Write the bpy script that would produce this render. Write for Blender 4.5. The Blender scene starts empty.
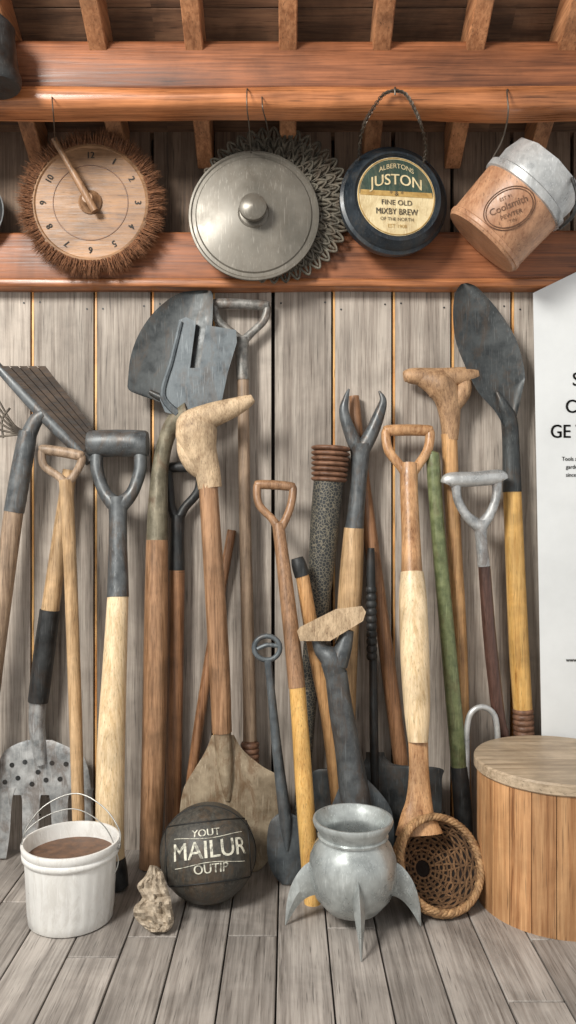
import bpy, bmesh, math, random
from mathutils import Vector, Matrix, noise
random.seed(7)
F=800.0; D=2.0; H=0.845; CX=288.0; CY=512.0
scene=bpy.context.scene
try:
    scene.view_settings.view_transform='Standard'
except Exception: pass
def P(px,py,y):
    d=D+y
    return Vector(((px-CX)*d/F, y, H+(CY-py)*d/F))
def lin(c):
    c=c/255.0
    return c/12.92 if c<=0.04045 else ((c+0.055)/1.055)**2.4
def C(t): return (lin(t[0]),lin(t[1]),lin(t[2]),1)

# ---------------------------------------------------------------- materials
def base_mat(name):
    m=bpy.data.materials.new(name); m.use_nodes=True
    nt=m.node_tree; b=nt.nodes['Principled BSDF']
    return m,nt,b
def coords(nt,scale,rnd=True):
    tc=nt.nodes.new('ShaderNodeTexCoord'); mp=nt.nodes.new('ShaderNodeMapping')
    mp.inputs['Scale'].default_value=scale
    if rnd:
        at=nt.nodes.new('ShaderNodeAttribute'); at.attribute_name='rnd'
        ml=nt.nodes.new('ShaderNodeVectorMath'); ml.operation='SCALE'; ml.inputs[3].default_value=7.3
        cx=nt.nodes.new('ShaderNodeCombineXYZ')
        for i in range(3): nt.links.new(at.outputs['Fac'],cx.inputs[i])
        nt.links.new(cx.outputs[0],ml.inputs[0])
        ad=nt.nodes.new('ShaderNodeVectorMath'); ad.operation='ADD'
        nt.links.new(tc.outputs['Object'],ad.inputs[0]); nt.links.new(ml.outputs[0],ad.inputs[1])
        nt.links.new(ad.outputs[0],mp.inputs[0])
        return mp.outputs[0],at.outputs['Fac'],tc.outputs['Object']
    nt.links.new(tc.outputs['Object'],mp.inputs[0])
    return mp.outputs[0],None,tc.outputs['Object']
def nz(nt,vec,scale,detail=4,dist=0,rough=.5):
    n=nt.nodes.new('ShaderNodeTexNoise'); n.inputs['Scale'].default_value=scale; n.inputs['Detail'].default_value=detail
    n.inputs['Distortion'].default_value=dist; n.inputs['Roughness'].default_value=rough
    nt.links.new(vec,n.inputs['Vector']); return n.outputs['Fac']
def mrange(nt,src,a,b,c,d):
    mr=nt.nodes.new('ShaderNodeMapRange')
    for k,vv in zip(('From Min','From Max','To Min','To Max'),(a,b,c,d)): mr.inputs[k].default_value=vv
    nt.links.new(src,mr.inputs['Value']); return mr.outputs[0]
def mul(nt,a,b):
    m=nt.nodes.new('ShaderNodeMath'); m.operation='MULTIPLY'
    for i,x in enumerate((a,b)):
        if isinstance(x,(int,float)): m.inputs[i].default_value=x
        else: nt.links.new(x,m.inputs[i])
    return m.outputs[0]
def wood(name,c1,c2,axis='Z',rough=0.6,sc=45,stretch=0.06,var=0.2,bump=0.25,dark=None,grime=.36,gs=9):
    m,nt,b=base_mat(name)
    s=[sc,sc,sc]; s['XYZ'.index(axis)]=sc*stretch
    v,rn,oc=coords(nt,s)
    n1=nz(nt,v,1,6,.8); n2=nz(nt,v,5,5,.3,.6)
    mx=nt.nodes.new('ShaderNodeMath'); mx.operation='ADD'
    nt.links.new(mul(nt,n1,.5),mx.inputs[0]); nt.links.new(mul(nt,n2,.5),mx.inputs[1])
    r=nt.nodes.new('ShaderNodeValToRGB'); e=r.color_ramp.elements
    e[0].position=0.39; e[0].color=C(c1); e[1].position=0.59; e[1].color=C(c2)
    if dark:
        k=e.new(0.33); k.color=C(dark)
    nt.links.new(mx.outputs[0],r.inputs[0])
    hs=nt.nodes.new('ShaderNodeHueSaturation')
    val=mul(nt,mrange(nt,rn,0,1,1-var,1+var*0.5),mrange(nt,nz(nt,oc,gs,5,.5,.6),.36,.6,1-grime,1.06))
    val=mul(nt,val,mrange(nt,nz(nt,v,9,2),.28,.39,.45,1))
    nt.links.new(val,hs.inputs['Value'])
    nt.links.new(r.outputs[0],hs.inputs['Color']); nt.links.new(hs.outputs[0],b.inputs['Base Color'])
    nt.links.new(mrange(nt,n2,.3,.7,rough-.12,rough+.15),b.inputs['Roughness'])
    bp=nt.nodes.new('ShaderNodeBump'); bp.inputs['Strength'].default_value=bump; bp.inputs['Distance'].default_value=0.003
    nt.links.new(mx.outputs[0],bp.inputs['Height']); nt.links.new(bp.outputs[0],b.inputs['Normal'])
    return m
def metal(name,c1,c2,rough=0.5,met=0.5,sc=25,bump=0.15,p0=0.35,p1=0.65,rust=0,rc=(98,72,52)):
    m,nt,b=base_mat(name)
    v,rn,oc=coords(nt,(sc,sc,sc),False)
    n=nz(nt,v,1,8,0,.65)
    r=nt.nodes.new('ShaderNodeValToRGB'); e=r.color_ramp.elements
    e[0].position=p0; e[0].color=C(c1); e[1].position=p1; e[1].color=C(c2)
    nt.links.new(n,r.inputs[0])
    col=r.outputs[0]
    if rust:
        mp=nt.nodes.new('ShaderNodeMapping'); mp.inputs['Scale'].default_value=(26,26,11); mp.inputs['Location'].default_value=(3,1,7)
        nt.links.new(oc,mp.inputs[0])
        f=mul(nt,mrange(nt,nz(nt,mp.outputs[0],1,9,.8,.75),.49,.60,0,1),rust)
        mi=nt.nodes.new('ShaderNodeMix'); mi.data_type='RGBA'
        nt.links.new(f,mi.inputs[0]); nt.links.new(col,mi.inputs[6]); mi.inputs[7].default_value=C(rc); col=mi.outputs[2]
        mp2=nt.nodes.new('ShaderNodeMapping'); mp2.inputs['Scale'].default_value=(420,420,14); mp2.inputs['Rotation'].default_value=(0,.35,0)
        nt.links.new(oc,mp2.inputs[0])
        sf=mul(nt,mrange(nt,nz(nt,mp2.outputs[0],1,2),.60,.70,0,1),.35)
        mi2=nt.nodes.new('ShaderNodeMix'); mi2.data_type='RGBA'
        nt.links.new(sf,mi2.inputs[0]); nt.links.new(col,mi2.inputs[6]); mi2.inputs[7].default_value=C(tuple(min(255,x+45) for x in c2)); col=mi2.outputs[2]
    nt.links.new(col,b.inputs['Base Color'])
    b.inputs['Metallic'].default_value=met
    nt.links.new(mrange(nt,n,.35,.65,rough-.1,rough+.15),b.inputs['Roughness'])
    bp=nt.nodes.new('ShaderNodeBump'); bp.inputs['Strength'].default_value=bump; bp.inputs['Distance'].default_value=0.002
    nt.links.new(n,bp.inputs['Height']); nt.links.new(bp.outputs[0],b.inputs['Normal'])
    return m
def checker(name,c1,c2,sc=120):
    m,nt,b=base_mat(name)
    v,_,_o=coords(nt,(sc,sc,sc),False)
    n=nt.nodes.new('ShaderNodeTexVoronoi'); n.feature='DISTANCE_TO_EDGE'; n.inputs['Scale'].default_value=1
    nt.links.new(v,n.inputs['Vector'])
    r=nt.nodes.new('ShaderNodeValToRGB'); e=r.color_ramp.elements
    e[0].position=0.04; e[0].color=C(c2); e[1].position=0.10; e[1].color=C(c1)
    nt.links.new(n.outputs['Distance'],r.inputs[0]); nt.links.new(r.outputs[0],b.inputs['Base Color'])
    b.inputs['Roughness'].default_value=0.6
    return m

W_WALL=wood('weathered_wall',(140,129,119),(188,178,167),'Z',0.75,44,0.03,0.2,0.55,(98,86,76),.28,5)
W_UPSHADE=wood('weathered_wall_shaded',(98,80,66),(142,120,102),'Z',0.8,40,0.035,0.25,0.5,(66,52,43),.3,5)  # upper wall planks, shadow below beam and rafters put into a darker brown
W_FLOOR=wood('weathered_floor',(130,123,117),(174,167,160),'Y',0.58,42,0.035,0.2,0.5,(92,86,80),.28,5)
W_BACK=wood('dark_backing',(22,15,11),(38,25,18),'Z',0.9)
W_GLOW=wood('painted_gap_glow',(216,146,78),(246,196,128),'Z',0.5)  # warm light at the plank gaps, put into an orange colour
W_BEAM=wood('beam_wood',(104,60,36),(158,98,62),'X',0.48,34,0.03,0.12,0.5,(60,32,20),.42,4)
W_LIP=wood('beam_lip_wood',(134,82,50),(198,130,84),'X',0.34,34,0.03,0.12,0.4,(84,46,28),.36,4)
W_RAFT=wood('rafter_wood',(144,94,60),(196,140,98),'Y',0.6,34,0.05)
W_CEIL=wood('ceiling_boards',(88,64,48),(132,100,76),'X',0.8,34,0.05)
W_BROWN=wood('shaft_brown',(128,94,66),(178,138,104),'Z',0.4,70,0.04,0.1,.25,(88,62,43))
W_RED=wood('shaft_redbrown',(124,86,58),(170,126,92),'Z',0.38,70,0.04,0.1,.25,(86,56,38))
W_TAN=wood('shaft_tan',(172,138,98),(216,182,140),'Z',0.43,70,0.04,0.1,.25,(130,96,64))
W_PALE=wood('shaft_pale',(208,178,134),(242,218,180),'Z',0.4,60,0.04,0.1,.25,(172,138,96),.22)
W_GREYT=wood('shaft_greytan',(130,108,88),(176,152,128),'Z',0.5,70,0.04,0.1,.25,(90,72,55))
W_ORANGE=wood('shaft_orange',(174,128,82),(218,172,120),'Z',0.38,70,0.04,0.1,.25,(126,86,52))
W_YEL=wood('shaft_yellow',(202,152,82),(234,190,116),'Z',0.35,70,0.04,0.1,.25,(156,108,56),.28)
W_DARK=wood('shaft_burgundy',(68,48,42),(104,75,66),'Z',0.4,70,0.04,0.1)
W_GRIP=wood('grip_carved',(168,122,82),(214,168,122),'Z',0.38,60,0.1,0.1,.25,(122,82,52))
W_STONE=wood('carved_beige',(162,136,106),(214,188,154),'Z',0.65,60,0.3,0.1,0.7,(114,90,66))
W_HEAD=wood('carved_brown',(144,110,80),(192,154,116),'Z',0.55,60,0.3,0.1,0.6,(100,74,52))
W_SLAT=wood('rake_slats',(44,35,28),(78,63,50),'X',0.75,50,0.2)
W_DISC=wood('brush_disc',(124,90,62),(168,128,92),'X',0.5,55,0.07,0.1,0.4,(84,58,40))
W_BUCK=wood('bucket_copper',(164,118,88),(196,150,116),'Z',0.4,30,0.4,.1,.15,None,.25)
W_STAVE=wood('stool_stave',(174,124,82),(218,170,122),'Z',0.42,34,0.04,0.25,0.3,(126,84,52),.2)
W_STOP=wood('stool_top',(158,138,114),(198,178,152),'X',0.48,40,0.05,.1,.3,(118,100,80),.24)
W_WICK=wood('wicker',(138,102,68),(196,158,114),'Z',0.7,60,0.5)
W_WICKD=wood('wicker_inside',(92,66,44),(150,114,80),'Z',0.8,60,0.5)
M_BLADE=metal('blade_dark',(46,50,52),(76,80,81),0.46,0.3,25,.25,rust=.4,rc=(84,68,54))
M_BLADE2=metal('blade_slate',(68,75,80),(102,109,113),0.45,0.35,25,.25,rust=.35,rc=(88,74,62))
M_BLACK=metal('iron_black',(30,32,33),(56,58,59),0.45,0.3,rust=.35,rc=(66,52,42))
M_SOCK=metal('socket_grey',(66,70,73),(104,108,110),0.42,0.35,rust=.5,rc=(88,70,54))
M_OLIVE=metal('socket_olive',(88,83,68),(134,127,108),0.43,0.3,rust=.55)
M_STEEL=metal('galvanised',(162,165,166),(216,218,218),0.34,0.45,14,rust=.2,rc=(130,126,118))
M_FORK=metal('fork_silver',(126,130,132),(188,190,190),0.4,0.4,30,rust=.45)
M_SPEC=metal('speckled_grey',(92,92,90),(146,144,139),0.45,0.3,60,rust=.5)
M_POT=metal('cast_alloy',(146,152,152),(190,196,195),0.3,0.45,16,.12,rust=.25,rc=(112,114,110))
M_LID=metal('lid_pewter',(98,94,86),(118,113,104),0.4,0.3,9,.06,rust=.2,rc=(86,76,63))
M_WIRE=metal('wire',(64,58,52),(104,96,86),0.4,0.6)
M_WIREL=metal('wire_bright',(150,150,146),(190,190,186),0.35,0.6)
M_PLAT=metal('platter_iron',(64,60,52),(114,108,95),0.5,0.25,60,0.4,rust=.3)
M_CAN=metal('canteen_navy',(24,31,38),(44,53,60),0.36,0.2,20,rust=.4,rc=(70,64,56))
M_BALL=metal('ball_rubber',(48,48,46),(76,74,68),0.48,0.0,80,0.5,rust=.6,rc=(88,72,56))
M_SEAM=metal('ball_seam',(18,19,19),(28,28,27),0.6,0.0)
M_CREAM=metal('cream_paint',(198,180,138),(222,206,166),0.55,0,30,0,rust=.5,rc=(160,132,92))
M_TXT=metal('ball_lettering',(122,120,110),(214,212,196),0.6,0,80,0,.40,.54)
M_DKG=metal('label_green',(36,54,46),(52,72,60),0.6,0,40,0,rust=.5,rc=(100,98,76))
M_INK=metal('ink',(28,26,24),(44,42,38),0.7,0,20,0)
M_INKF=metal('ink_faded',(46,42,36),(128,114,88),0.7,0,90,0,.42,.66)
M_INKB=metal('ink_brown',(84,58,42),(128,92,68),0.7,0,60,0,.42,.66)
M_GOLD=metal('gold_print',(150,116,60),(190,158,96),0.5,0.1,60,0)
M_WHITE=metal('white_enamel',(222,222,219),(236,236,233),0.36,0,8,0.05,rust=.22,rc=(160,150,136))
M_SIGN=metal('sign_white',(208,211,212),(220,223,224),0.6,0,4,0.02)
M_GREEN=metal('pole_green',(80,90,58),(122,130,90),0.4,0,40,rust=.5,rc=(92,80,56))
M_ROCK=metal('bark_rock',(126,112,95),(196,182,162),0.85,0,70,0.9)
M_SPADE=metal('spade_worn',(126,111,90),(174,158,134),0.48,0.2,22,0.25,rust=.65,rc=(116,88,62))
M_BRIS=metal('bristles',(78,50,33),(144,98,66),0.8,0,150)
M_SOIL=metal('brown_mix',(80,58,44),(128,98,78),0.5,0,60,0.5)
M_LEATH=metal('wrap_brown',(84,58,43),(134,98,76),0.5,0,60,0.4)
M_PAT=checker('patterned_wrap',(42,45,46),(112,106,92),130)

# ---------------------------------------------------------------- mesh builder
def cr(pts,n=6,closed=False):
    pts=[tuple(p) for p in pts]; out=[]; L=len(pts)
    rng=L if closed else L-1
    for i in range(rng):
        if closed: p0,p1,p2,p3=pts[(i-1)%L],pts[i],pts[(i+1)%L],pts[(i+2)%L]
        else: p0,p1,p2,p3=pts[max(i-1,0)],pts[i],pts[i+1],pts[min(i+2,L-1)]
        for k in range(n):
            t=k/n
            out.append(tuple(0.5*((2*b)+(-a+c)*t+(2*a-5*b+4*c-d)*t*t+(-a+3*b-3*c+d)*t**3) for a,b,c,d in zip(p0,p1,p2,p3)))
    if not closed: out.append(pts[-1])
    return out
class B:
    def __init__(s,name):
        s.name=name; s.v=[]; s.f=[]; s.m=[]; s.sm=[]; s.r=[]; s.mats=[]
    def add(s,vs,fs,m,smooth=True,rnd=0.3):
        if m not in s.mats: s.mats.append(m)
        k=s.mats.index(m); o=len(s.v)
        s.v.extend([Vector(v) for v in vs])
        for f in fs:
            s.f.append([i+o for i in f]); s.m.append(k); s.sm.append(smooth); s.r.append(rnd)
    def tube3(s,pts,rs,m,seg=14,ref=Vector((0,1,0)),flat=1.0,closed=False,rnd=0.3):
        pts=[Vector(p) for p in pts]; n=len(pts); vs=[]; fs=[]
        for i,p in enumerate(pts):
            if closed: t=pts[(i+1)%n]-pts[(i-1)%n]
            else: t=pts[min(i+1,n-1)]-pts[max(i-1,0)]
            if t.length<1e-9: t=Vector((0,0,1))
            t.normalize(); a=t.cross(ref)
            if a.length<0.05: a=t.cross(Vector((1,0,0.01)))
            a.normalize(); b=t.cross(a).normalized()
            for k in range(seg):
                th=2*math.pi*k/seg
                vs.append(p+a*math.cos(th)*rs[i]+b*math.sin(th)*rs[i]*flat)
        for i in range(n if closed else n-1):
            j=(i+1)%n
            for k in range(seg):
                k2=(k+1)%seg
                fs.append([i*seg+k,i*seg+k2,j*seg+k2,j*seg+k])
        if not closed:
            fs.append(list(range(seg))[::-1]); fs.append([(n-1)*seg+k for k in range(seg)])
        s.add(vs,fs,m,True,rnd)
    def lathe(s,c,axis,prof,m,seg=48,rmod=None,smooth=True,cap=True,rnd=0.3,rot=0):
        c=Vector(c); ax=Vector(axis).normalized(); u,v=basis(ax)
        vs=[];fs=[]
        for (r,h) in prof:
            for k in range(seg):
                th=2*math.pi*k/seg+rot
                rr=max(r,1e-4)*(rmod(th,h) if rmod else 1)
                vs.append(c+ax*h+(u*math.cos(th)+v*math.sin(th))*rr)
        for i in range(len(prof)-1):
            for k in range(seg):
                k2=(k+1)%seg
                fs.append([i*seg+k,i*seg+k2,(i+1)*seg+k2,(i+1)*seg+k])
        if cap:
            fs.append(list(range(seg))[::-1]); fs.append([(len(prof)-1)*seg+k for k in range(seg)])
        s.add(vs,fs,m,smooth,rnd)
    def box(s,a,b,m,rnd=0.3):
        x0,y0,z0=a;x1,y1,z1=b
        vs=[(x0,y0,z0),(x1,y0,z0),(x1,y1,z0),(x0,y1,z0),(x0,y0,z1),(x1,y0,z1),(x1,y1,z1),(x0,y1,z1)]
        fs=[[0,3,2,1],[4,5,6,7],[0,1,5,4],[1,2,6,5],[2,3,7,6],[3,0,4,7]]
        s.add(vs,fs,m,False,rnd)
    def finish(s,bevel=0,sharp=40,origin=None):
        me=bpy.data.meshes.new(s.name)
        if origin is None:
            xs=[v.x for v in s.v]; ys=[v.y for v in s.v]; zs=[v.z for v in s.v]
            origin=Vector(((min(xs)+max(xs))/2,(min(ys)+max(ys))/2,min(zs)))
        me.from_pydata([tuple(v-origin) for v in s.v],[],s.f)
        for m in s.mats: me.materials.append(m)
        me.polygons.foreach_set('material_index',s.m)
        me.polygons.foreach_set('use_smooth',s.sm)
        at=me.attributes.new('rnd','FLOAT','FACE'); at.data.foreach_set('value',s.r)
        bm=bmesh.new(); bm.from_mesh(me); bmesh.ops.recalc_face_normals(bm,faces=bm.faces); bm.to_mesh(me); bm.free()
        try: me.set_sharp_from_angle(angle=math.radians(sharp))
        except Exception: pass
        me.update()
        o=bpy.data.objects.new(s.name,me); o.location=origin
        scene.collection.objects.link(o)
        if bevel:
            md=o.modifiers.new('bevel','BEVEL'); md.width=bevel; md.segments=2; md.limit_method='ANGLE'
        return o
def basis(ax):
    up=Vector((0,0,1))
    if abs(ax.z)>0.95: up=Vector((0,1,0))
    u=up.cross(ax).normalized(); v=ax.cross(u).normalized()
    return u,v
def text(body,size):
    cu=bpy.data.curves.new('tmp','FONT'); cu.body=body; cu.size=size; cu.align_x='CENTER'; cu.align_y='CENTER'; cu.resolution_u=4
    o=bpy.data.objects.new('tmp',cu); scene.collection.objects.link(o)
    dg=bpy.context.evaluated_depsgraph_get(); dg.update()
    me=bpy.data.meshes.new_from_object(o.evaluated_get(dg))
    vs=[tuple(v.co) for v in me.vertices]; fs=[list(p.vertices) for p in me.polygons]
    bpy.data.objects.remove(o); bpy.data.meshes.remove(me); bpy.data.curves.remove(cu)
    return vs,fs
def put_text(b,body,size,mapf,m,sx=1.0,bold=0):
    vs,fs=text(body,size)
    if not vs: return
    for k in ([0] if not bold else [-bold,0,bold]):
        b.add([mapf(v[0]*sx+k,v[1]) + Vector((0,-0.00004*(1 if k>0 else 0),0)) for v in vs],fs,m,False)

class T(B):
    def __init__(s,name,p0,y0,y1,p1=None):
        super().__init__(name)
        s.p0=p0; s.d0=D+y0; s.d1=D+y1
        s.p1=p1 if p1 else CY+F*H/s.d1
        s.bot=s.p1
    def dep(s,py):
        u=(py-s.p0)/(s.p1-s.p0)
        return 1/((1-u)/s.d0+u/s.d1)
    def pt(s,px,py,off=0):
        return P(px,py,s.dep(py)+off-D)
    def tube(s,pts,m,n=6,seg=16,flat=1.0,closed=False,ref=Vector((0,1,0))):
        q=[(p[0],p[1],p[2],(p[3] if len(p)>3 else 0)) for p in pts]
        if n>1 and len(q)>2: q=cr(q,n,closed)
        s.tube3([s.pt(a,b_,o) for a,b_,r,o in q],[max(r,0.2)*(s.dep(b_))/F for a,b_,r,o in q],m,seg,ref,flat,closed)
    def coil(s,x0,y0,x1,y1,r0,r1,n,m,amp=.14):
        q=[]
        for i in range(n*8+1):
            t=i/(n*8); k=abs(math.sin(math.pi*i/8))**.6
            q.append((x0+(x1-x0)*t,y0+(y1-y0)*t,(r0+(r1-r0)*t)*(1-amp+amp*k)))
        s.tube(q,m,1,24)
    def dgrip(s,cx,cy,w,nx,ny,rg,ra,mg,ma,h=None,flat=1.0,tilt=0):
        h=h or (ny-cy)
        l=(cx-w/2,cy+tilt); r=(cx+w/2,cy-tilt)
        s.tube([(nx,ny,ra*1.25),(nx-w*0.18,ny-h*0.25,ra),(cx-w*0.42,cy+h*0.42,ra),(l[0]+1,l[1]+2,ra),(l[0]+w*.12,l[1]-1,ra*.9)],ma,flat=flat)
        s.tube([(nx,ny,ra*1.25),(nx+w*0.18,ny-h*0.25,ra),(cx+w*0.42,cy+h*0.42,ra),(r[0]-1,r[1]+2,ra),(r[0]-w*.12,r[1]-1,ra*.9)],ma,flat=flat)
        s.tube([(l[0]-1,l[1],rg*.7),(l[0]+3,l[1]-.5,rg),(cx,cy-1,rg*1.05),(r[0]-3,r[1]-.5,rg),(r[0]+1,r[1],rg*.7)],mg)
    def blade(s,rows,m,thick=0.004,bend=0.012,cols=12,off=0,n=5,jit=0):
        q=[(a[0],a[1],b[0],b[1]) for a,b in rows]
        q=cr(q,n)
        vf=[];vb=[]
        for (xa,ya,xb,yb) in q:
            for c in range(cols+1):
                t=c/cols; px=xa+(xb-xa)*t; py=ya+(yb-ya)*t
                o=off+bend*(4*(t-.5)**2)
                if jit: o+=jit*(noise.noise(Vector((px*.12,py*.12,3)))+.5*noise.noise(Vector((px*.4,py*.4,1))))
                e=min(1,8*t,8*(1-t)) if jit else 1
                vf.append(s.pt(px,py,o-thick/2*e)); vb.append(s.pt(px,py,o+thick/2))
        R=len(q); K=cols+1; N=R*K; fs=[]
        for i in range(R-1):
            for c in range(cols):
                a=i*K+c
                fs.append([a,a+1,a+K+1,a+K]); fs.append([N+a,N+a+K,N+a+K+1,N+a+1])
        ring=[c for c in range(K)]+[i*K+cols for i in range(1,R)]+[(R-1)*K+c for c in range(cols-1,-1,-1)]+[i*K for i in range(R-2,0,-1)]
        for i in range(len(ring)):
            a,b_=ring[i],ring[(i+1)%len(ring)]
            fs.append([a,a+N,b_+N,b_])
        s.add(vf+vb,fs,m)
    def poly(s,pts,m,thick=0.004,off=0,smooth=0):
        if smooth: pts=cr(pts,smooth,True)
        n=len(pts)
        vs=[s.pt(x,y,off-thick/2) for x,y in pts]+[s.pt(x,y,off+thick/2) for x,y in pts]
        fs=[list(range(n)),[n+i for i in range(n)][::-1]]+[[i,(i+1)%n,n+(i+1)%n,n+i] for i in range(n)]
        s.add(vs,fs,m,False)

# ---------------------------------------------------------------- room
XW=1.15
b=B('wall_back')
bx=[-1.15]+[(px-288)/400 for px in (-88,-28,32,95,152,213,273,333,393,452,512,572,632,692)]+[XW]
for i in range(len(bx)-1):
    r_=random.random()
    b.box((bx[i]+.0045,0,0),(bx[i+1]-.0045,.022,1.46),W_WALL,r_)
    b.box((bx[i]+.0045,0,1.4615),(bx[i+1]-.0045,.022,1.86),W_UPSHADE,random.random())
b.box((-XW,.024,0),(XW,.05,1.86),W_BACK)
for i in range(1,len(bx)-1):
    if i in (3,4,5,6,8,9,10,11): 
        b.box((bx[i]+.0002,-.001,0),(bx[i]+.0050,.021,1.46),W_GLOW,random.random())  # added strips that paint the warm glow along the gaps
for i in range(len(bx)-1):
    for z in (1.36,0.09):
        for sx in (.02,-.02):
            x=(bx[i]+sx) if sx>0 else bx[i+1]+sx
            b.lathe((x,-.0008,z+random.uniform(-.01,.01)),(0,-1,0),[(.0025,0),(.0025,.0006)],M_BLACK,8)
b.finish(bevel=.003,origin=Vector((0,0,0)))
b=B('floor')
x=-.021-.1*13; 
while x<1.3:
    y=0.05
    first=random.uniform(.3,1.0)
    while y>-2.6:
        L=first if y==0.05 else random.uniform(.7,1.1)
        b.box((x+.0015,y-L+.0012,-.03),(x+.0985,y-.0012,0),W_FLOOR,random.random()); y-=L
    x+=.1
b.box((-1.35,-2.7,-.05),(1.35,.05,-.031),W_BACK)
b.finish(bevel=.002,origin=Vector((0,0,0)))

def zr(y): return 1.70+.62*(-y)
b=B('ceiling')
y=.02
while y>-1.0:
    y2=y-.09
    for (x0,x1) in ((-XW,-.3),(-.3,.5),(.5,XW)):
        vs=[];t=.095
        for (xx,yy,dz) in ((x0,y,t),(x1,y,t),(x1,y2+.004,t),(x0,y2+.004,t),(x0,y,t+.02),(x1,y,t+.02),(x1,y2+.004,t+.02),(x0,y2+.004,t+.02)):
            vs.append((xx,yy,zr(yy)+dz))
        b.add(vs,[[0,3,2,1],[4,5,6,7],[0,1,5,4],[1,2,6,5],[2,3,7,6],[3,0,4,7]],W_CEIL,False,random.random())
    y=y2
b.finish(origin=Vector((0,0,0)))
b=B('ceiling_rafters')
for xc in (-1.02,-.82,-.62,-.415,-.205,0,.205,.41,.61,.82,1.02):
    w=.02; vs=[]
    for (xx,yy,dz) in ((xc-w,-.002,0),(xc+w,-.002,0),(xc+w,-1,0),(xc-w,-1,0),(xc-w,-.002,.094),(xc+w,-.002,.094),(xc+w,-1,.094),(xc-w,-1,.094)):
        vs.append((xx,yy,zr(yy)+dz))
    b.add(vs,[[0,3,2,1],[4,5,6,7],[0,1,5,4],[1,2,6,5],[2,3,7,6],[3,0,4,7]],W_RAFT,False,random.random())
b.finish(bevel=.003,origin=Vector((0,0,0)))
b=B('ceiling_beam')
def wavy(b,y0,y1,z0,z1,m,amp,seed,rnd=.4,cham=.012):
    n=70; vs=[];fs=[]
    for i in range(n+1):
        x=-XW+2*XW*i/n
        a=amp*noise.noise(Vector((x*3.1,seed,0))); c=amp*noise.noise(Vector((x*2.3,seed+5,0)))
        za=z0+a; zb=z1+c
        ring=[(y1,za),(y0+cham,za),(y0+cham*.3,za+cham*.3),(y0,za+cham),(y0,zb-cham),(y0+cham*.3,zb-cham*.3),(y0+cham,zb),(y1,zb)]
        vs+= [(x,p,q) for p,q in ring]
    for i in range(n):
        for k in range(8):
            fs.append([i*8+k,i*8+(k+1)%8,(i+1)*8+(k+1)%8,(i+1)*8+k])
    fs.append(list(range(8))); fs.append([n*8+k for k in range(8)][::-1])
    b.add(vs,fs,m,True,rnd)
wavy(b,-.25,-.205,1.768,1.880,W_BEAM,.003,1)
wavy(b,-.272,-.205,1.722,1.772,W_LIP,.012,4,.8,.018)
b.finish(origin=Vector((0,0,0)),sharp=60)
b=B('trim_rail')
wavy(b,-.045,-.001,1.402,1.532,W_BEAM,.006,9,.7,.008)
wavy(b,-.052,-.001,1.394,1.416,W_LIP,.003,12,.6,.006)
b.finish(origin=Vector((0,0,0)),sharp=60)

# ---------------------------------------------------------------- hanging things
FR=Vector((0,-1,0))
def wire(b,pts,r=.0014,m=M_WIRE,n=8):
    q=cr([tuple(p) for p in pts],n); b.tube3(q,[r]*len(q),m,8)
# brush
yb=-.078
b=B('round_bristle_brush'); c=P(92,205,yb); s=(2+yb)/800
R=60*s
b.lathe(c,FR,[(0,-.02),(R*.95,-.02),(R,-.015),(R,.01),(R*.985,.016),(R*.93,.018),(R*.91,.014),(R*.5,.014),(R*.2,.016),(0,.016)],W_DISC,64,cap=False)
b.tube3([c+Vector((math.cos(t)*R*.62,-.0145,math.sin(t)*R*.62)) for t in [i*math.pi/32 for i in range(64)]],[.0012]*64,M_LEATH,6,closed=True)
for i in range(3400):
    t=random.uniform(0,2*math.pi); r0=R*.96
    clump=.5+.5*math.sin(t*37+2*math.sin(t*11))
    r1=R*(1.12+.16*clump*random.uniform(.6,1)+random.uniform(0,.05))
    y0=random.uniform(-.010,.02)
    dt=random.gauss(0,.04); y1=y0+min(.015,max(-.006,random.gauss(0,.012))); w=.0017
    p=c+Vector((math.cos(t)*r0,-y0,math.sin(t)*r0)); q=c+Vector((math.cos(t+dt)*r1,-y1,math.sin(t+dt)*r1))
    tv=Vector((-math.sin(t),0,math.cos(t)))*w
    b.add([p+tv,p-tv,p+Vector((0,-w,0)),q],[[0,1,3],[1,2,3],[2,0,3]],M_BRIS,False)
for i in range(12):
    t=math.pi/2-i*math.pi/6
    cc=c+Vector((math.cos(t)*R*.78,-.0155,math.sin(t)*R*.78))
    put_text(b,['12','1','2','3','4','5','6','7','8','9','10','11'][i],.022,lambda u,v,cc=cc,t=t:cc+Vector((u*math.sin(t)+v*math.cos(t),0,-u*math.cos(t)+v*math.sin(t))),M_INK,.9,.0006)
b.lathe(c,FR,[(.028,.014),(.028,.02),(.019,.028),(.014,.04),(.012,.046),(0,.048)],W_BROWN,24,cap=False)
b.tube3(cr([tuple(P(95,211,yb-.038)),tuple(P(82,188,yb-.046)),tuple(P(66,160,yb-.052)),tuple(P(54,139,yb-.054))],6),[.009]*10+[.007]*9,W_BROWN,12)
wire(b,[P(52,98,-.262),P(52,98,-.285),P(53,110,-.287),P(54,122,-.25),P(55,142,yb-.05)])
b.finish()
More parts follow.
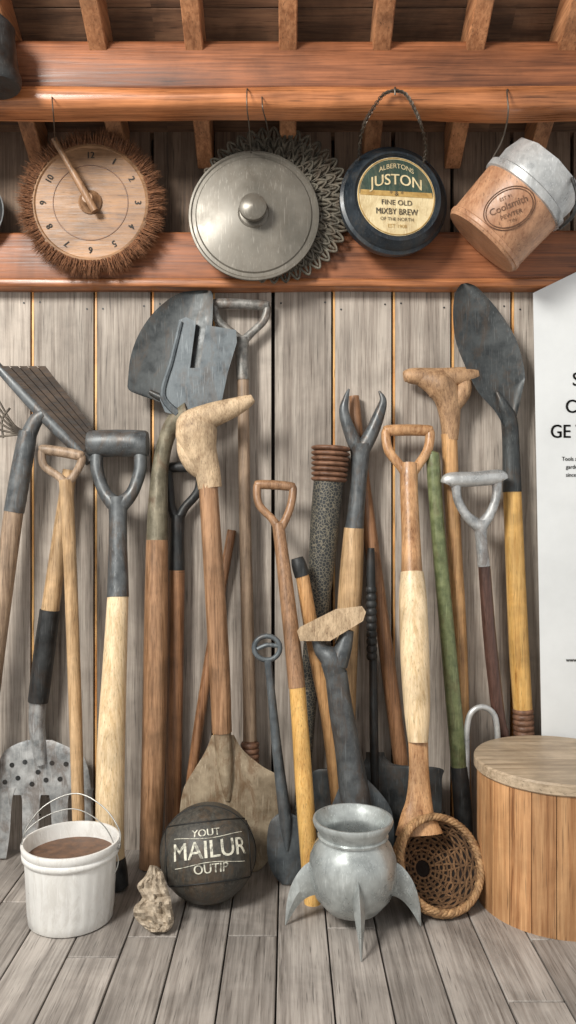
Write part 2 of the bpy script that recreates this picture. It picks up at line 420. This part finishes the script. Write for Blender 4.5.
# platter
b=B('scalloped_metal_platter'); c=P(274,206,-.072); s=1.928/800; R=73*s
b.lathe(c,FR,[(0,-.006),(R*.9,-.006),(R*.94,0),(R*.9,.005),(0,.005)],M_PLAT,64,cap=False)
for ring,(ra,rb,nn) in enumerate(((.80,1.06,40),(.66,.92,36),(.52,.78,30),(.4,.64,24))):
    for i in range(nn):
        t=2*math.pi*(i+.5*ring)/nn; w=math.pi/nn*.95
        q=[]
        for (rr,dt) in ((ra,-w),(ra+.6*(rb-ra),-w*.9),(rb,0),(ra+.6*(rb-ra),w*.9),(ra,w)):
            q.append((c.x+math.cos(t+dt)*R*rr,c.y-.005-.003*ring,c.z+math.sin(t+dt)*R*rr))
        q=cr(q,4); b.tube3(q,[.0034]*len(q),M_PLAT,6)
        b.tube3([(c.x+math.cos(t)*R*rr,c.y-.005-.003*ring,c.z+math.sin(t)*R*rr) for rr in (ra,rb-.04)],[.006,.003],M_PLAT,6)
wire(b,[P(262,98,-.262),P(262,98,-.28),P(263,110,-.287),P(267,125,-.22),P(270,142,-.08)])
b.finish()
b=B('pot_lid'); c=P(254,216,-.108); s=1.892/800; R=65*s  # pot lid with a knob, hung on a wire
b.lathe(c,Vector((0,-1,.02)),[(0,-.006),(R*.97,-.006),(R,-.003),(R*1.005,.001),(R,.005),(R*.97,.006),(R*.95,.003),(R*.90,.004),(R*.88,.008),(R*.6,.016),(R*.3,.021),(R*.24,.022),(R*.22,.026),(R*.2,.027),(R*.11,.028),(R*.10,.036),(R*.17,.042),(R*.21,.05),(R*.2,.058),(R*.13,.064),(0,.066)],M_LID,72,cap=False)
wire(b,[P(248,90,-.262),P(247,90,-.287),P(247,108,-.288),P(249,125,-.24),P(251,153,-.109)])
b.finish()
# canteen
b=B('round_canteen'); c=P(392,204,-.112); s=1.888/800; R=53*s; ax=Vector((.14,-1,.05)).normalized()
b.lathe(c,ax,[(0,-.038),(R*.75,-.038),(R*.93,-.028),(R,-.008),(R,.01),(R*.95,.03),(R*.86,.04),(R*.84,.044),(R*.80,.044),(R*.78,.038),(0,.038)],M_CAN,72,cap=False)
b.lathe(c,ax,[(R*.985,.008),(R*1.03,.012),(R*1.03,.018),(R*.965,.022)],M_CAN,72,cap=False)
b.lathe(c,ax,[(0,.0385),(R*.74,.0385),(R*.74,.0395),(0,.0396)],M_CREAM,64,cap=False)
u,v=basis(ax)
def lm(du=0,dv=0,h=.041,arcr=0): return lambda a,b_: c+ax*h+u*(a+du)+v*(b_+dv-(a*a/(2*arcr) if arcr else 0))
seg=[(R*.70*math.cos(t),R*.70*math.sin(t)) for t in [math.radians(2+176*i/30) for i in range(31)]]
b.add([c+ax*.0400+u*p+v*q for p,q in seg],[list(range(31))],M_DKG,False)
b.add([c+ax*.0402+u*p+v*q for p,q in [(-R*.69,R*.0),(R*.69,R*.0),(R*.68,R*.10),(-R*.68,R*.10)]],[[0,1,2,3]],M_GOLD,False)
put_text(b,'ALBERTONS',.016,lm(0,R*.57,.0412,.07),M_CREAM,.95)
put_text(b,'JUSTON',.036,lm(0,R*.31,.0413,.16),M_CREAM,.95,.0005)
put_text(b,'* & *',.016,lm(0,R*.05,.0414),M_INKF,1)
put_text(b,'FINE OLD',.017,lm(0,-R*.12,.0412),M_INKF,1,.0002)
put_text(b,'MIXBY BREW',.020,lm(0,-R*.29,.0412),M_INKF,.85,.0003)
put_text(b,'OF THE NORTH',.011,lm(0,-R*.43,.0412),M_INKF,1)
put_text(b,'EST 1908',.012,lm(0,-R*.56,.0412),M_GOLD,1)
for rr,mm in ((.72,M_GOLD),(.785,M_CAN)):
    b.tube3([c+ax*.040+(u*math.cos(t)+v*math.sin(t))*R*rr for t in [i*math.pi/32 for i in range(64)]],[.0012]*64,mm,6,closed=True,ref=ax)
q=cr([tuple(p) for p in (P(362,172,-.13),P(359,152,-.17),P(363,128,-.268),P(372,110,-.288),P(386,93,-.288),P(404,93,-.288),P(415,110,-.288),P(422,128,-.268),P(426,150,-.17),P(421,170,-.13))],8)
b.tube3(q,[.0012]*len(q),M_WIRE,6)
for i in range(1,len(q)-1,1):
    p=Vector(q[i]); nx=(Vector(q[i+1])-p).normalized()
    a1=nx.cross(FR).normalized(); sd=a1 if i%2 else nx.cross(a1).normalized()
    ring=[p+nx*math.cos(t)*.0060+sd*math.sin(t)*.0036 for t in [k*math.pi/4 for k in range(8)]]
    b.tube3(ring,[.0010]*8,M_WIRE,5,closed=True,ref=nx.cross(sd))
wire(b,[P(395,88,-.262),P(395,88,-.289),P(395,95,-.290)],.002)
b.finish()
# tilted bucket
b=B('tilted_pail'); y0=-.165; c=P(481,243,y0+.01); s=1.835/800
ax=Vector((.66,-.20,.72)).normalized()
R=45*s
b.lathe(c,ax,[(0,0),(R*.93,0),(R*.96,.004),(R*1.0,.135),(R*.9,.140)],W_BUCK,64,cap=False)
b.lathe(c,ax,[(R*.965,.006),(R*.985,.008),(R*.99,.016),(R*.968,.018)],W_BUCK,64,cap=False)
b.lathe(c,ax,[(R*1.0,.128),(R*1.05,.130),(R*1.06,.146),(R*1.0,.150),(R*.9,.150)],M_STEEL,64,cap=False)
b.lathe(c,ax,[(R*1.0,.148),(R*1.02,.172),(R*.92,.212),(R*.86,.214),(R*.84,.18),(0,.18)],M_STEEL,10,smooth=False,cap=False,rot=.3)
fdir=(FR-ax*FR.dot(ax)).normalized(); side=ax.cross(fdir).normalized()
if side.x<0: side=-side
def pm(a,b_):
    th=a/R; h=.072+b_; rad=R*(.96+.04*(h/.135))+.0012
    return c+ax*h+(fdir*math.cos(th)+side*math.sin(th))*rad
def pmr(a,b_):
    k=math.radians(62); return pm(a*math.cos(k)-b_*math.sin(k), a*math.sin(k)+b_*math.cos(k))
for (ra,rb) in ((.056,.044),(.051,.039)):
    b.tube3([pmr(ra*math.cos(t),rb*math.sin(t)) for t in [i*math.pi/24 for i in range(48)]],[.0010]*48,M_INKB,6,closed=True,ref=fdir)
put_text(b,'Coolsmith',.021,lambda a,b_:pmr(a,b_+.006),M_INKB,.95,.0003)
put_text(b,'PEWTER',.013,lambda a,b_:pmr(a,b_-.014),M_INKB,1,.0002)
put_text(b,'EST 91',.010,lambda a,b_:pmr(a,b_+.024),M_INKB,1)
put_text(b,'TIN',.010,lambda a,b_:pmr(a,b_-.027),M_INKB,1)
wire(b,[P(508,90,-.262),P(507,92,-.287),P(508,115,-.286),P(502,140,-.235),P(492,160,-.20),P(490,172,-.20)],.0018)
wire(b,[P(560,228,-.21),P(573,215,-.26),P(577,196,-.28),P(572,178,-.27)],.004,M_BLACK)
b.finish()
b=B('hanging_lantern'); c=P(-4,88,-.33)
b.lathe(c,Vector((-.12,0,1)),[(0,0),(.048,0),(.052,.006),(.054,.02),(.05,.03),(.05,.11),(.053,.12),(.047,.13),(.02,.16),(.012,.175),(0,.175)],M_BLACK,40,cap=False)
wire(b,[P(-14,10,-.33),P(-16,-12,-.33),P(-16,-30,-.34)],.002)
b.finish()
b=B('frying_pan'); c=P(-28,212,-.068)
b.lathe(c,FR,[(0,-.015),(.06,-.015),(.078,.012),(.081,.012),(.063,-.02),(0,-.02)],M_BLACK,40,cap=False)
b.tube3([c+Vector((0,.0,.06)),c+Vector((0,-.01,.16))],[.007,.009],M_BLACK,10)
wire(b,[P(-28,100,-.262),P(-28,96,-.287),P(-28,110,-.26),P(-28,140,-.08)],.002)
b.finish()

# ---------------------------------------------------------------- tools
t=T('slatted_rake',430,-.07,-.10)
t.tube([(28,432,9),(22,466,10),(14,512,10)],M_SOCK)
t.tube([(14,510,9.5),(2,600,9.5),(-10,700,9),(-28,t.bot-1,9)],W_GREYT)
t.tube([(-12,356,4),(40,412,6),(90,462,5)],M_SOCK,flat=.8)
t.tube([(28,436,8),(36,420,7),(44,414,6)],M_SOCK)
A_,B_,C_,D_=(0,366),(46,366),(92,426),(84,452)
def lp(a,b_,k): return (a[0]+(b_[0]-a[0])*k,a[1]+(b_[1]-a[1])*k)
for i in range(5):
    k0=i/5+.012;k1=(i+1)/5-.012
    t.poly([lp(A_,B_,k0),lp(A_,B_,k1),lp(D_,C_,k1),lp(D_,C_,k0)],W_SLAT,.006,-.004+.003*(i%2))
t.poly([lp(A_,C_,.03),(44,368),(89,426),(82,448)],W_BACK,.003,.004)
for k in range(6):
    t.tube([(30,432,1.2),(14,425+k*2,1.1,-.01),(-6,392+k*9,1,-.015)],M_WIRE,seg=6)
t.tube([(10,408,1.2,-.014),(2,420,1.2,-.012),(3,438,1.2,-.012)],M_WIRE,seg=6)
t.finish()
t=T('digging_fork',480,-.035,-.06)
t.tube([(70,470,7),(60,540,8),(50,612,9)],W_TAN)
t.tube([(50,610,10),(44,655,10.5),(38,702,10)],M_BLACK)
t.tube([(38,700,8.5),(37,725,8),(40,752,7),(42,765,5,-.004)],M_FORK)
t.blade([((27,740),(52,740)),((12,746),(66,746)),((2,755),(82,755)),((-3,773),(89,773)),((-3,795),(91,795))],M_FORK,.004,.006)
for x0,x1,w in ((3,2,10),(31,30,10),(59,60,10),(84,85,8)):
    t.blade([((x0-w*1.25,788),(x0+w*1.25,788)),((x0-w*.9,800),(x0+w*.9,800)),((x1-w*.75,835),(x1+w*.75,835)),((x1-4,t.bot-2),(x1+4,t.bot-2))],M_FORK,.005,.001,6)
for i,(x,y) in enumerate(((12,765),(25,762),(38,772),(52,763),(66,764),(18,778),(32,784),(46,780),(60,779),(74,776),(5,782),(80,788))):
    p=t.pt(x,y,-.0025+.006*(4*(((x+3)/92)-.5)**2)); t.lathe(p,FR,[(.006,0),(.006,.0012)],M_BLACK,12)
t.finish()
t=T('d_handle_stick',450,-.095,-.13)
t.dgrip(62,453,42,66,484,5,4,W_GREYT,W_GREYT,tilt=-3)
t.tube([(66,480,7),(70,560,6.5),(75,700,6.5),(80,t.bot-1,6)],W_TAN)
t.finish()
# C
t=T('spade_with_t_grip',430,-.06,-.21)
t.tube([(89,444,11),(91,444,13.5),(118,443,13.5),(145,444,13.5),(147,444,11)],M_SOCK,2,seg=24)
t.tube([(97,450,6.5),(97,470,6.5),(105,493,6.5),(117,506,9)],M_SOCK)
t.tube([(140,450,6.5),(140,470,6.5),(132,493,6.5),(119,506,9)],M_SOCK)
t.tube([(118,498,10),(118,530,9),(118,597,11)],M_SOCK)
t.tube([(118,595,10.5),(115,660,12),(111,750,14),(110,830,14),(113,862,12)],W_PALE)
t.tube([(113,860,12.5),(116,876,12),(120,t.bot-1,9)],M_BLACK)
t.finish()
# D
t=T('round_mouth_shovel',290,-.045,-.10)
t.blade([((206,290),(211,291)),((180,293),(213,298)),((158,308),(212,325)),((141,330),(208,355)),((131,355),(203,380)),((128,380),(196,396)),((129,390),(186,404)),((142,396),(178,408))],M_BLADE,.005,-.012,14,off=-.004)
t.tube([(150,392,2.5,-.012),(175,405,5,-.014),(182,412,8,-.014)],M_BLADE)
t.poly([(179,320),(186,317),(192,320),(196,322),(190,368),(200,368),(206,325),(236,330),(237,342),(228,372),(222,400),(214,414),(198,420),(178,416),(165,412),(160,400),(164,384),(174,352)],M_BLADE2,.007,-.026)
t.tube([(181,322,2.5,-.030),(172,360,2.5,-.030),(163,395,3,-.030),(178,414,4,-.030)],M_BLADE2,seg=8)
t.tube([(190,412,11,-.02),(176,420,9,-.012),(166,440,8,-.005),(160,470,8.5),(158,505,10),(157,542,11)],M_OLIVE)
t.tube([(157,540,11),(156,620,12),(154,740,12),(150,t.bot-1,11)],W_BROWN)
t.finish()
t=T('d_handle_spade',465,-.032,-.032)
t.dgrip(184,468,34,178,522,5,4.5,M_BLACK,M_BLACK)
t.tube([(178,515,7),(177,545,7),(177,572,8)],M_BLACK)
t.tube([(177,570,8),(175,700,8),(172,t.bot-1,8)],W_RED)
t.finish()
t=T('d_handle_garden_spade',303,-.035,-.06)
t.dgrip(241,305,54,242,342,5,4,M_SPEC,M_SPEC,tilt=-1)
t.tube([(242,338,7),(242,356,6.5),(243,380,6.5)],M_SPEC)
t.tube([(243,378,5.8),(245,520,6),(249,680,6.5),(250,745,7)],W_GREYT)
t.coil(250,742,250,770,9.5,9.5,5,M_LEATH)
t.tube([(250,740,7),(251,t.bot-1,7)],M_LEATH)
t.finish()
# F
t=T('carved_grip_spade',398,-.135,-.135)
t.tube([(210,488,12),(207,470,13),(200,450,17),(196,432,21),(192,420,17)],W_STONE,flat=.8,seg=20)
t.tube([(184,434,8),(190,426,15),(210,416,13),(232,408,10),(246,402,7),(253,398,4)],W_STONE,flat=.8,seg=20)
t.tube([(184,432,7),(186,450,9),(194,464,10),(204,472,9)],W_STONE,flat=.8)
t.tube([(208,484,9.5),(213,560,10),(219,660,10.5),(222,732,10)],W_BROWN)
t.tube([(222,728,8.5),(224,750,9),(226,775,7,-.003),(228,800,3,.0)],M_SPADE)
t.blade([((212,735),(234,735)),((205,752),(243,750)),((194,770),(262,766)),((185,785),(277,775)),((181,800),(279,785)),((179,825),(279,815)),((181,850),(277,845)),((190,866),(262,868)),((205,t.bot-1),(250,t.bot-1))],M_SPADE,.005,.015,16,off=.001)
t.finish()
t=T('wooden_cane',530,-.017,-.035)
t.tube([(232,530,4.5),(210,655,5),(190,790,5),(188,t.bot-1,4.5)],W_RED)
t.finish()
t=T('yellow_handled_hoe',482,-.10,-.27)
t.dgrip(275,486,38,279,530,4.5,4,W_BROWN,W_BROWN,tilt=-1)
t.tube([(278,524,6),(284,570,7),(291,630,8),(297,688,8.5)],W_BROWN)
t.tube([(297,684,8),(301,740,8.5),(305,800,9),(312,t.bot-6,8.5),(313,t.bot-1,8)],W_YEL)
t.finish()
t=T('long_handled_trowel',635,-.17,-.195)
ring=[(267+13*math.cos(a),648+12*math.sin(a),2.6) for a in [i*math.pi/10 for i in range(20)]]
t.tube(ring,M_BLADE2,1,10,closed=True)
t.tube([(257,649,2),(267,645,2.4),(278,646,2)],M_BLADE2,seg=8)
t.tube([(268,660,4),(271,690,4),(277,750,5),(283,800,6),(286,825,6),(287,850,2,-.002)],M_BLADE2)
t.blade([((280,812),(290,812)),((270,822),(300,820)),((267,840),(305,836)),((268,860),(306,855)),((273,874),(302,872)),((282,t.bot-2),(292,t.bot-2))],M_BLADE2,.004,.008,10)
t.finish()
# K
t=T('wrapped_handle_tool',447,-.062,-.050)
t.coil(331,446,329,482,20,18,7,M_LEATH,.22)
t.tube([(329,478,15),(325,520,14.5),(321,570,13),(316,620,11),(310,680,9),(304,760,8),(300,t.bot-1,7)],M_PAT,seg=24)
t.finish()
t=T('capped_pole',558,-.125,-.12)
t.tube([(297,558,6),(299,565,7.5),(302,576,7.5)],M_BLACK)
t.tube([(302,574,6.8),(315,650,7.5),(330,730,7.5),(344,t.bot-1,6)],W_ORANGE)
t.finish()
t=T('two_prong_fork',388,-.06,-.042)
t.tube([(359,452,8),(350,432,6.5),(344,412,5),(346,398,3),(349,389,1)],M_SOCK)
t.tube([(361,452,8),(372,432,7),(380,412,5.5),(383,400,3.5),(379,391,1)],M_SOCK)
t.tube([(360,444,11),(360,460,9),(358,490,8),(354,532,9.5)],M_SOCK)
t.tube([(354,528,10),(351,580,12),(347,650,11),(342,t.bot-1,9)],W_TAN)
t.finish()
t=T('walking_stick',396,-.022,-.028)
t.tube([(354,396,5),(358,440,6.5),(371,540,7),(390,680,7.5),(402,770,7.5),(412,t.bot-1,7)],W_RED)
t.finish()
t=T('black_scoop_shovel',548,-.062,-.095)
t.tube([(371,548,3.5),(371,580,4.5),(373,660,4),(374,740,4.5),(375,790,4)],M_BLACK)
t.coil(371,586,372,660,5.5,5.5,10,M_BLACK,.25)
t.blade([((366,752),(384,752)),((360,764),(394,764)),((316,770),(440,768)),((313,782),(442,780)),((313,820),(441,818)),((318,845),(436,845)),((340,t.bot-1),(412,t.bot-1))],M_BLADE,.004,.010,16)
t.finish()
# M
t=T('hand_adze',606,-.178,-.178)
t.poly([(297,631),(300,627),(336,609),(362,606),(366,612),(363,621),(330,641),(300,641)],W_STONE,.05,0,0)
t.tube([(316,638,5),(322,650,8),(332,660,12),(336,680,10)],M_SOCK,seg=16)
t.tube([(348,630,6),(343,648,9),(337,664,11)],M_SOCK)
t.tube([(336,672,11),(341,710,12),(348,750,13),(354,790,15),(358,815,14),(360,840,12)],M_SOCK,seg=20)
t.blade([((342,780),(368,780)),((336,795),(382,795)),((330,812),(392,812)),((330,840),(394,840)),((334,t.bot-1),(390,t.bot-1))],M_BLADE2,.006,.008,10,off=.008)
t.finish()
t=T('carved_t_handle_staff',368,-.05,-.035)
t.tube([(404,377,5),(412,376,8),(440,378,10),(465,376,9),(478,374,5)],W_HEAD,seg=20)
t.tube([(420,378,8),(438,384,15),(447,398,13),(450,420,10),(450,440,8)],W_HEAD,seg=20)
t.tube([(466,378,6),(462,392,9),(452,406,9)],W_HEAD)
t.tube([(449,434,8),(454,540,7.5),(460,650,7.5),(466,t.bot-1,7)],W_ORANGE)
t.finish()
t=T('green_pole',455,-.075,-.10)
t.tube([(432,455,5.5),(433,460,7),(437,520,7),(446,620,7.5),(456,730,8),(459,768,8)],M_GREEN)
t.tube([(459,766,8.5),(462,800,9),(464,826,9),(467,t.bot-1,6)],M_BLACK)
t.finish()
t=T('wooden_paddle',425,-.07,-.25,830)
t.dgrip(408,431,46,409,478,5.5,4.8,W_GRIP,W_GRIP)
t.tube([(409,464,9),(409,490,9),(411,540,9.5),(412,578,11)],W_GRIP)
t.tube([(412,572,11.5),(413,600,14),(415,660,14.5),(417,710,13),(418,742,10)],W_PALE)
t.tube([(418,736,10),(419,770,10),(419,800,13),(418,818,18),(419,834,24)],W_GRIP,flat=.45)
t.finish()
t=T('steel_crutch_handle_staff',470,-.095,-.05)
t.tube([(446,484,5),(450,480,7.5),(475,479,7.5),(499,477,7.5),(503,480,5)],M_STEEL)
t.tube([(456,484,5),(458,500,4.5),(467,516,5),(479,526,7)],M_FORK)
t.tube([(497,482,5),(496,498,4.5),(490,514,5),(481,526,7)],M_FORK)
t.tube([(480,520,7),(482,545,6),(484,566,6.5)],M_FORK)
t.tube([(484,562,6),(490,640,6.5),(499,720,6.5),(504,745,6.5),(511,t.bot-1,6)],W_DARK)
t.finish()
t=T('pointed_digging_spade',283,-.04,-.04)
t.blade([((461,284),(467,283)),((455,294),(478,288)),((453,316),(498,310)),((456,342),(514,335)),((466,368),(522,358)),((478,392),(525,375)),((494,410),(524,384)),((503,425),(516,420))],M_BLADE,.005,-.012,14,off=-.012)
t.tube([(497,392,2,-.020),(503,405,5,-.02),(509,420,8,-.012),(511,450,8.5),(512,492,9.5)],M_BLADE,seg=16)
t.tube([(512,488,9),(515,560,9.5),(519,650,10),(523,712,9.5)],W_YEL)
t.coil(523,708,524,736,10.5,10.5,5,M_LEATH,.15)
t.tube([(523,708,9),(524,740,9.5),(521,t.bot-1,8)],M_LEATH)
t.finish()
t=T('steel_hoop_weeder',707,-.095,-.10)
t.tube([(466,t.bot-1,3),(467,760,3),(467,730,3),(471,713,3),(482,707,3),(493,713,3),(497,728,3),(498,760,3),(496,800,3)],M_STEEL,seg=10)
t.finish()

# ---------------------------------------------------------------- sign board
t=T('sign_board',272,-.05,-.075)
t.poly([(533,293),(700,212),(700,t.bot-1),(544,t.bot-1)],M_SIGN,.012)
def sm(px,py): 
    def f(a,b_):
        q=t.pt(px,py,-.0075); return q+Vector((a,0,b_))
    return f
def left_text(body,size,px,py,bold=.0008,sx=.88):
    vs,fs=text(body,size); mx=min(v[0] for v in vs)
    f=sm(px,py)
    for k in (-bold,0,bold): t.add([f((v[0]-mx)*sx+k,v[1])+Vector((0,-abs(k)*.1,0)) for v in vs],fs,M_INK,False)
left_text('SO YOU',.046,573,380); left_text('CAN ALL',.046,566,407); left_text('GE TO',.046,551,432)
for i,(x,w) in enumerate(((562,'Tools and handles for every'),(566,'garden, shed and workshop'),(566,'since nineteen ten'))):
    left_text(w,.014,x,459+i*8,0.0002)
left_text('www',.014,566,660,0.0002)
t.finish()

# ---------------------------------------------------------------- floor objects
b=B('white_bucket'); c=Vector((-.452,-.334,0.0))
rib=lambda th,h: 1+(.0035*math.cos(th*26) if .02<h<.135 else 0)
b.lathe(c,(0,0,1),[(0,.001),(.082,.001),(.086,.004),(.087,.02),(.088,.022),(.093,.128),(.0935,.132),(.098,.135),(.099,.142),(.096,.146),(.099,.150),(.1005,.160),(.099,.164),(.095,.164),(.0935,.160),(.089,.110),(.0,.109)],M_WHITE,156,rmod=rib,cap=False)
b.lathe(c,(0,0,1),[(.0915,.132),(.06,.131),(.03,.130),(0,.130)],M_SOIL,48,cap=False)
def W(dx,dy,z): return c+Vector((dx,dy,z))
wire(b,[W(-.101,.0,.152),W(-.095,.01,.185),W(-.06,.03,.225),W(0,.045,.243),W(.06,.03,.22),W(.098,.01,.18),W(.101,0,.15)],.0016,M_WIREL)
wire(b,[W(-.094,-.03,.16),W(-.085,-.02,.19),W(-.045,.0,.215),W(.01,.01,.222),W(.07,.0,.19),W(.1,-.01,.13),W(.095,-.02,.10)],.0012,M_WIREL)
for sx in (-1,1): b.lathe(W(sx*.099,0,.15),(sx,0,0),[(.007,0),(.007,.004),(0,.005)],M_WIREL,12,cap=False)
b.finish(sharp=50)
t=T('bark_chunk',865,-.345,-.395)
t.blade([((150,865),(157,866)),((145,876),(163,873)),((137,886),(166,884)),((142,898),(170,896)),((134,907),(172,907)),((135,918),(174,920)),((144,927),(171,928)),((150,t.bot-1),(166,t.bot-1))],M_ROCK,.024,-.006,14,jit=.018,n=4)
t.finish(sharp=25)
b=B('basketball'); r=.104; c=Vector(((208-288)*1.742/800,-.258,r))
prof=[(r*math.sin(a),-r*math.cos(a)) for a in [i*math.pi/32 for i in range(33)]]
b.lathe(c,(0,0,1),prof,M_BALL,64,cap=False)
fd=(Vector((0,-2,H))-Vector((c.x,c.y,c.z))).normalized()
su,sv=basis(fd)
k=math.radians(4); su,sv=su*math.cos(k)+sv*math.sin(k),sv*math.cos(k)-su*math.sin(k)
def ballmap(a,b_,e=.0016):
    lo=a/r; la=b_/r
    return c+(fd*math.cos(la)*math.cos(lo)+su*math.cos(la)*math.sin(lo)+sv*math.sin(la))*(r+e)
put_text(b,'MAILUR',.048,lambda a,b_:ballmap(a+.004,b_+.004),M_TXT,1.0,.0006)
put_text(b,'YOUT',.021,lambda a,b_:ballmap(a-.002,b_+.038),M_TXT,1.1,.0004)
put_text(b,'OUTIP',.026,lambda a,b_:ballmap(a+.004,b_-.032),M_TXT,1,.0004)
for sgn in (1,-1):
    b.tube3([ballmap(-.078+.164*i/20+.0,.004+sgn*(.026+.003*math.cos(i/20*math.pi*2)),.0008) for i in range(21)],[.0008]*21,M_TXT,6)
def circ(n_,dist):
    n_=n_.normalized(); a,b2=basis(n_); rr=math.sqrt(r*r-dist*dist)
    b.tube3([c+n_*dist+(a*math.cos(q)+b2*math.sin(q))*rr for q in [i*math.pi/36 for i in range(72)]],[.0018]*72,M_SEAM,6,closed=True,ref=n_)
circ(sv,.060); circ(sv,-.058); circ(su,.088); circ(su,-.088); circ(sv*.3+fd*-.6+su*.1,.0)
b.finish(sharp=70)
# pot
b=B('finned_metal_pot'); c=Vector((.133,-.36,0))
b.lathe(c,(0,0,1),[(0,.02),(.03,.022),(.055,.035),(.078,.062),(.088,.09),(.0905,.115),(.088,.14),(.079,.162),(.070,.174),(.068,.182),(.070,.190),(.080,.206),(.0825,.214),(.081,.219),(.077,.219),(.073,.208),(.063,.19),(.062,.18),(.074,.155),(.08,.12),(.07,.07),(.03,.05),(0,.048)],M_POT,72,cap=False)
b.lathe(c,(0,0,1),[(.0685,.178),(.072,.18),(.0725,.184),(.069,.187)],M_POT,60,cap=False)
for ang in (-88,-178,-4,92):
    a=math.radians(ang); dr=Vector((math.cos(a),math.sin(a),0)); tn=Vector((-math.sin(a),math.cos(a),0))
    out=cr([(.078,.135),(.102,.120),(.124,.088),(.136,.046),(.139,.001)],6); inn=cr([(.066,.060),(.084,.060),(.103,.050),(.121,.028),(.137,.001)],6)
    vs=[];fs=[]
    for i in range(25):
        (ro,zo),(ri,zi)=out[i],inn[i]; w=(.006+.014*math.sin(math.pi*min(1,(i/24)*.9+.1)))*.8*(1-i/24*.75)
        mo=((ro+ri)/2,(zo+zi)/2)
        for (rr,zz,s_) in ((ro,zo,0),(mo[0],mo[1],1),(ri,zi,0),(mo[0],mo[1],-1)):
            vs.append(c+dr*rr+Vector((0,0,zz))+tn*w*s_)
    for i in range(24):
        for k in range(4): fs.append([i*4+k,i*4+(k+1)%4,(i+1)*4+(k+1)%4,(i+1)*4+k])
    fs.append([0,1,2,3]); fs.append([99,98,97,96])
    b.add(vs,fs,M_POT)
b.finish(sharp=50)
# wicker scoop
b=B('wicker_scoop_basket'); c=Vector((.324,-.304,.099)); ax=Vector((.30,-.82,.48)).normalized(); R=.097; Dp=.095
def sh(a): return (R*math.cos(a)**.8 if math.cos(a)>1e-6 else 0, -Dp*math.sin(a))
prof=[sh(i*math.pi/2/14) for i in range(15)]
b.lathe(c,ax,prof+[(r_*.95,h_+.004) for r_,h_ in reversed(prof)],W_BACK,56,cap=False)
u,v=basis(ax)
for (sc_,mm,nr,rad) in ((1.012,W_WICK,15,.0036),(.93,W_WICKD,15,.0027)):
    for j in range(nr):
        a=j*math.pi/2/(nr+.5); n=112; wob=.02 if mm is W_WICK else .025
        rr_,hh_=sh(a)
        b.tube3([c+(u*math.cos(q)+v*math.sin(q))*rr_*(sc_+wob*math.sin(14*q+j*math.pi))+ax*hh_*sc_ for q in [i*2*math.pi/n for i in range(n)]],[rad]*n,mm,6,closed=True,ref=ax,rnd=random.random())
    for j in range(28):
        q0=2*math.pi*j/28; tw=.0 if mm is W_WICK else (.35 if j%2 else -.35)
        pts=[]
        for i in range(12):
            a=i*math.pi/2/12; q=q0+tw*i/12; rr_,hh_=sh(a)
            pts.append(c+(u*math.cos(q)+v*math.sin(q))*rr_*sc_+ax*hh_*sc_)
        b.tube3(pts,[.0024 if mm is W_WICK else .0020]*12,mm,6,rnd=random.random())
for lay,(ro,ho) in enumerate(((.000,.002),(.002,-.008))):
    for k in range(4):
        n=96
        b.tube3([c+(u*math.cos(q)+v*math.sin(q))*(R-.003+ro+.0045*math.cos(q*16+k*1.57))+ax*(ho+.0045*math.sin(q*16+k*1.57)) for q in [i*2*math.pi/n for i in range(n)]],[.0042]*n,W_WICK,7,closed=True,ref=ax,rnd=random.random())
b.finish(sharp=60)
# stool
b=B('round_wooden_stool'); c=Vector((.586,-.258,0)); R=.170; n=22
for i in range(n):
    a0=2*math.pi*i/n+.004+.1; a1=2*math.pi*(i+1)/n-.004+.1
    vs=[]
    K=5
    for z in (.0,.285):
        for rr in (R,R-.015):
            for k in range(K+1):
                a=a0+(a1-a0)*k/K; vs.append(c+Vector((math.cos(a)*rr,math.sin(a)*rr,z)))
    k1=K+1; fs=[]
    for k in range(K):
        fs.append([k,k+1,2*k1+k+1,2*k1+k]); fs.append([k1+k,3*k1+k,3*k1+k+1,k1+k+1]); fs.append([k,k1+k,k1+k+1,k+1]); fs.append([2*k1+k,2*k1+k+1,3*k1+k+1,3*k1+k])
    fs.append([0,2*k1,3*k1,k1]); fs.append([K,k1+K,3*k1+K,2*k1+K])
    b.add(vs,fs,W_STAVE,False,random.random())
b.lathe(c,(0,0,1),[(0,.02),(R-.016,.02),(R-.016,.284),(0,.284)],W_BACK,48,cap=False)
b.lathe(c,(0,0,1),[(0,.285),(R+.004,.285),(R+.007,.288),(R+.007,.306),(R+.004,.310),(0,.310)],W_STOP,96,cap=False)
b.finish(sharp=30)

# ---------------------------------------------------------------- camera and light
cam=bpy.data.cameras.new('camera'); co=bpy.data.objects.new('camera',cam); scene.collection.objects.link(co)
co.location=(0,-2,H); co.rotation_euler=(math.radians(90),0,0)
cam.sensor_fit='VERTICAL'; cam.sensor_height=36; cam.lens=F/1024*36; cam.clip_start=.05
scene.camera=co
w=bpy.data.worlds.new('world'); scene.world=w; w.use_nodes=True
w.node_tree.nodes['Background'].inputs[0].default_value=(1.0,.98,.95,1); w.node_tree.nodes['Background'].inputs[1].default_value=.72
def area(name,loc,tgt,size,power,col):
    l=bpy.data.lights.new(name,'AREA'); l.size=size; l.energy=power; l.color=col
    o=bpy.data.objects.new(name,l); scene.collection.objects.link(o); o.location=loc
    o.rotation_euler=(Vector(tgt)-Vector(loc)).to_track_quat('-Z','Y').to_euler()
area('daylight_softbox',(-1.4,-2.3,2.35),(0,0,.7),.7,108,(1,.965,.9))
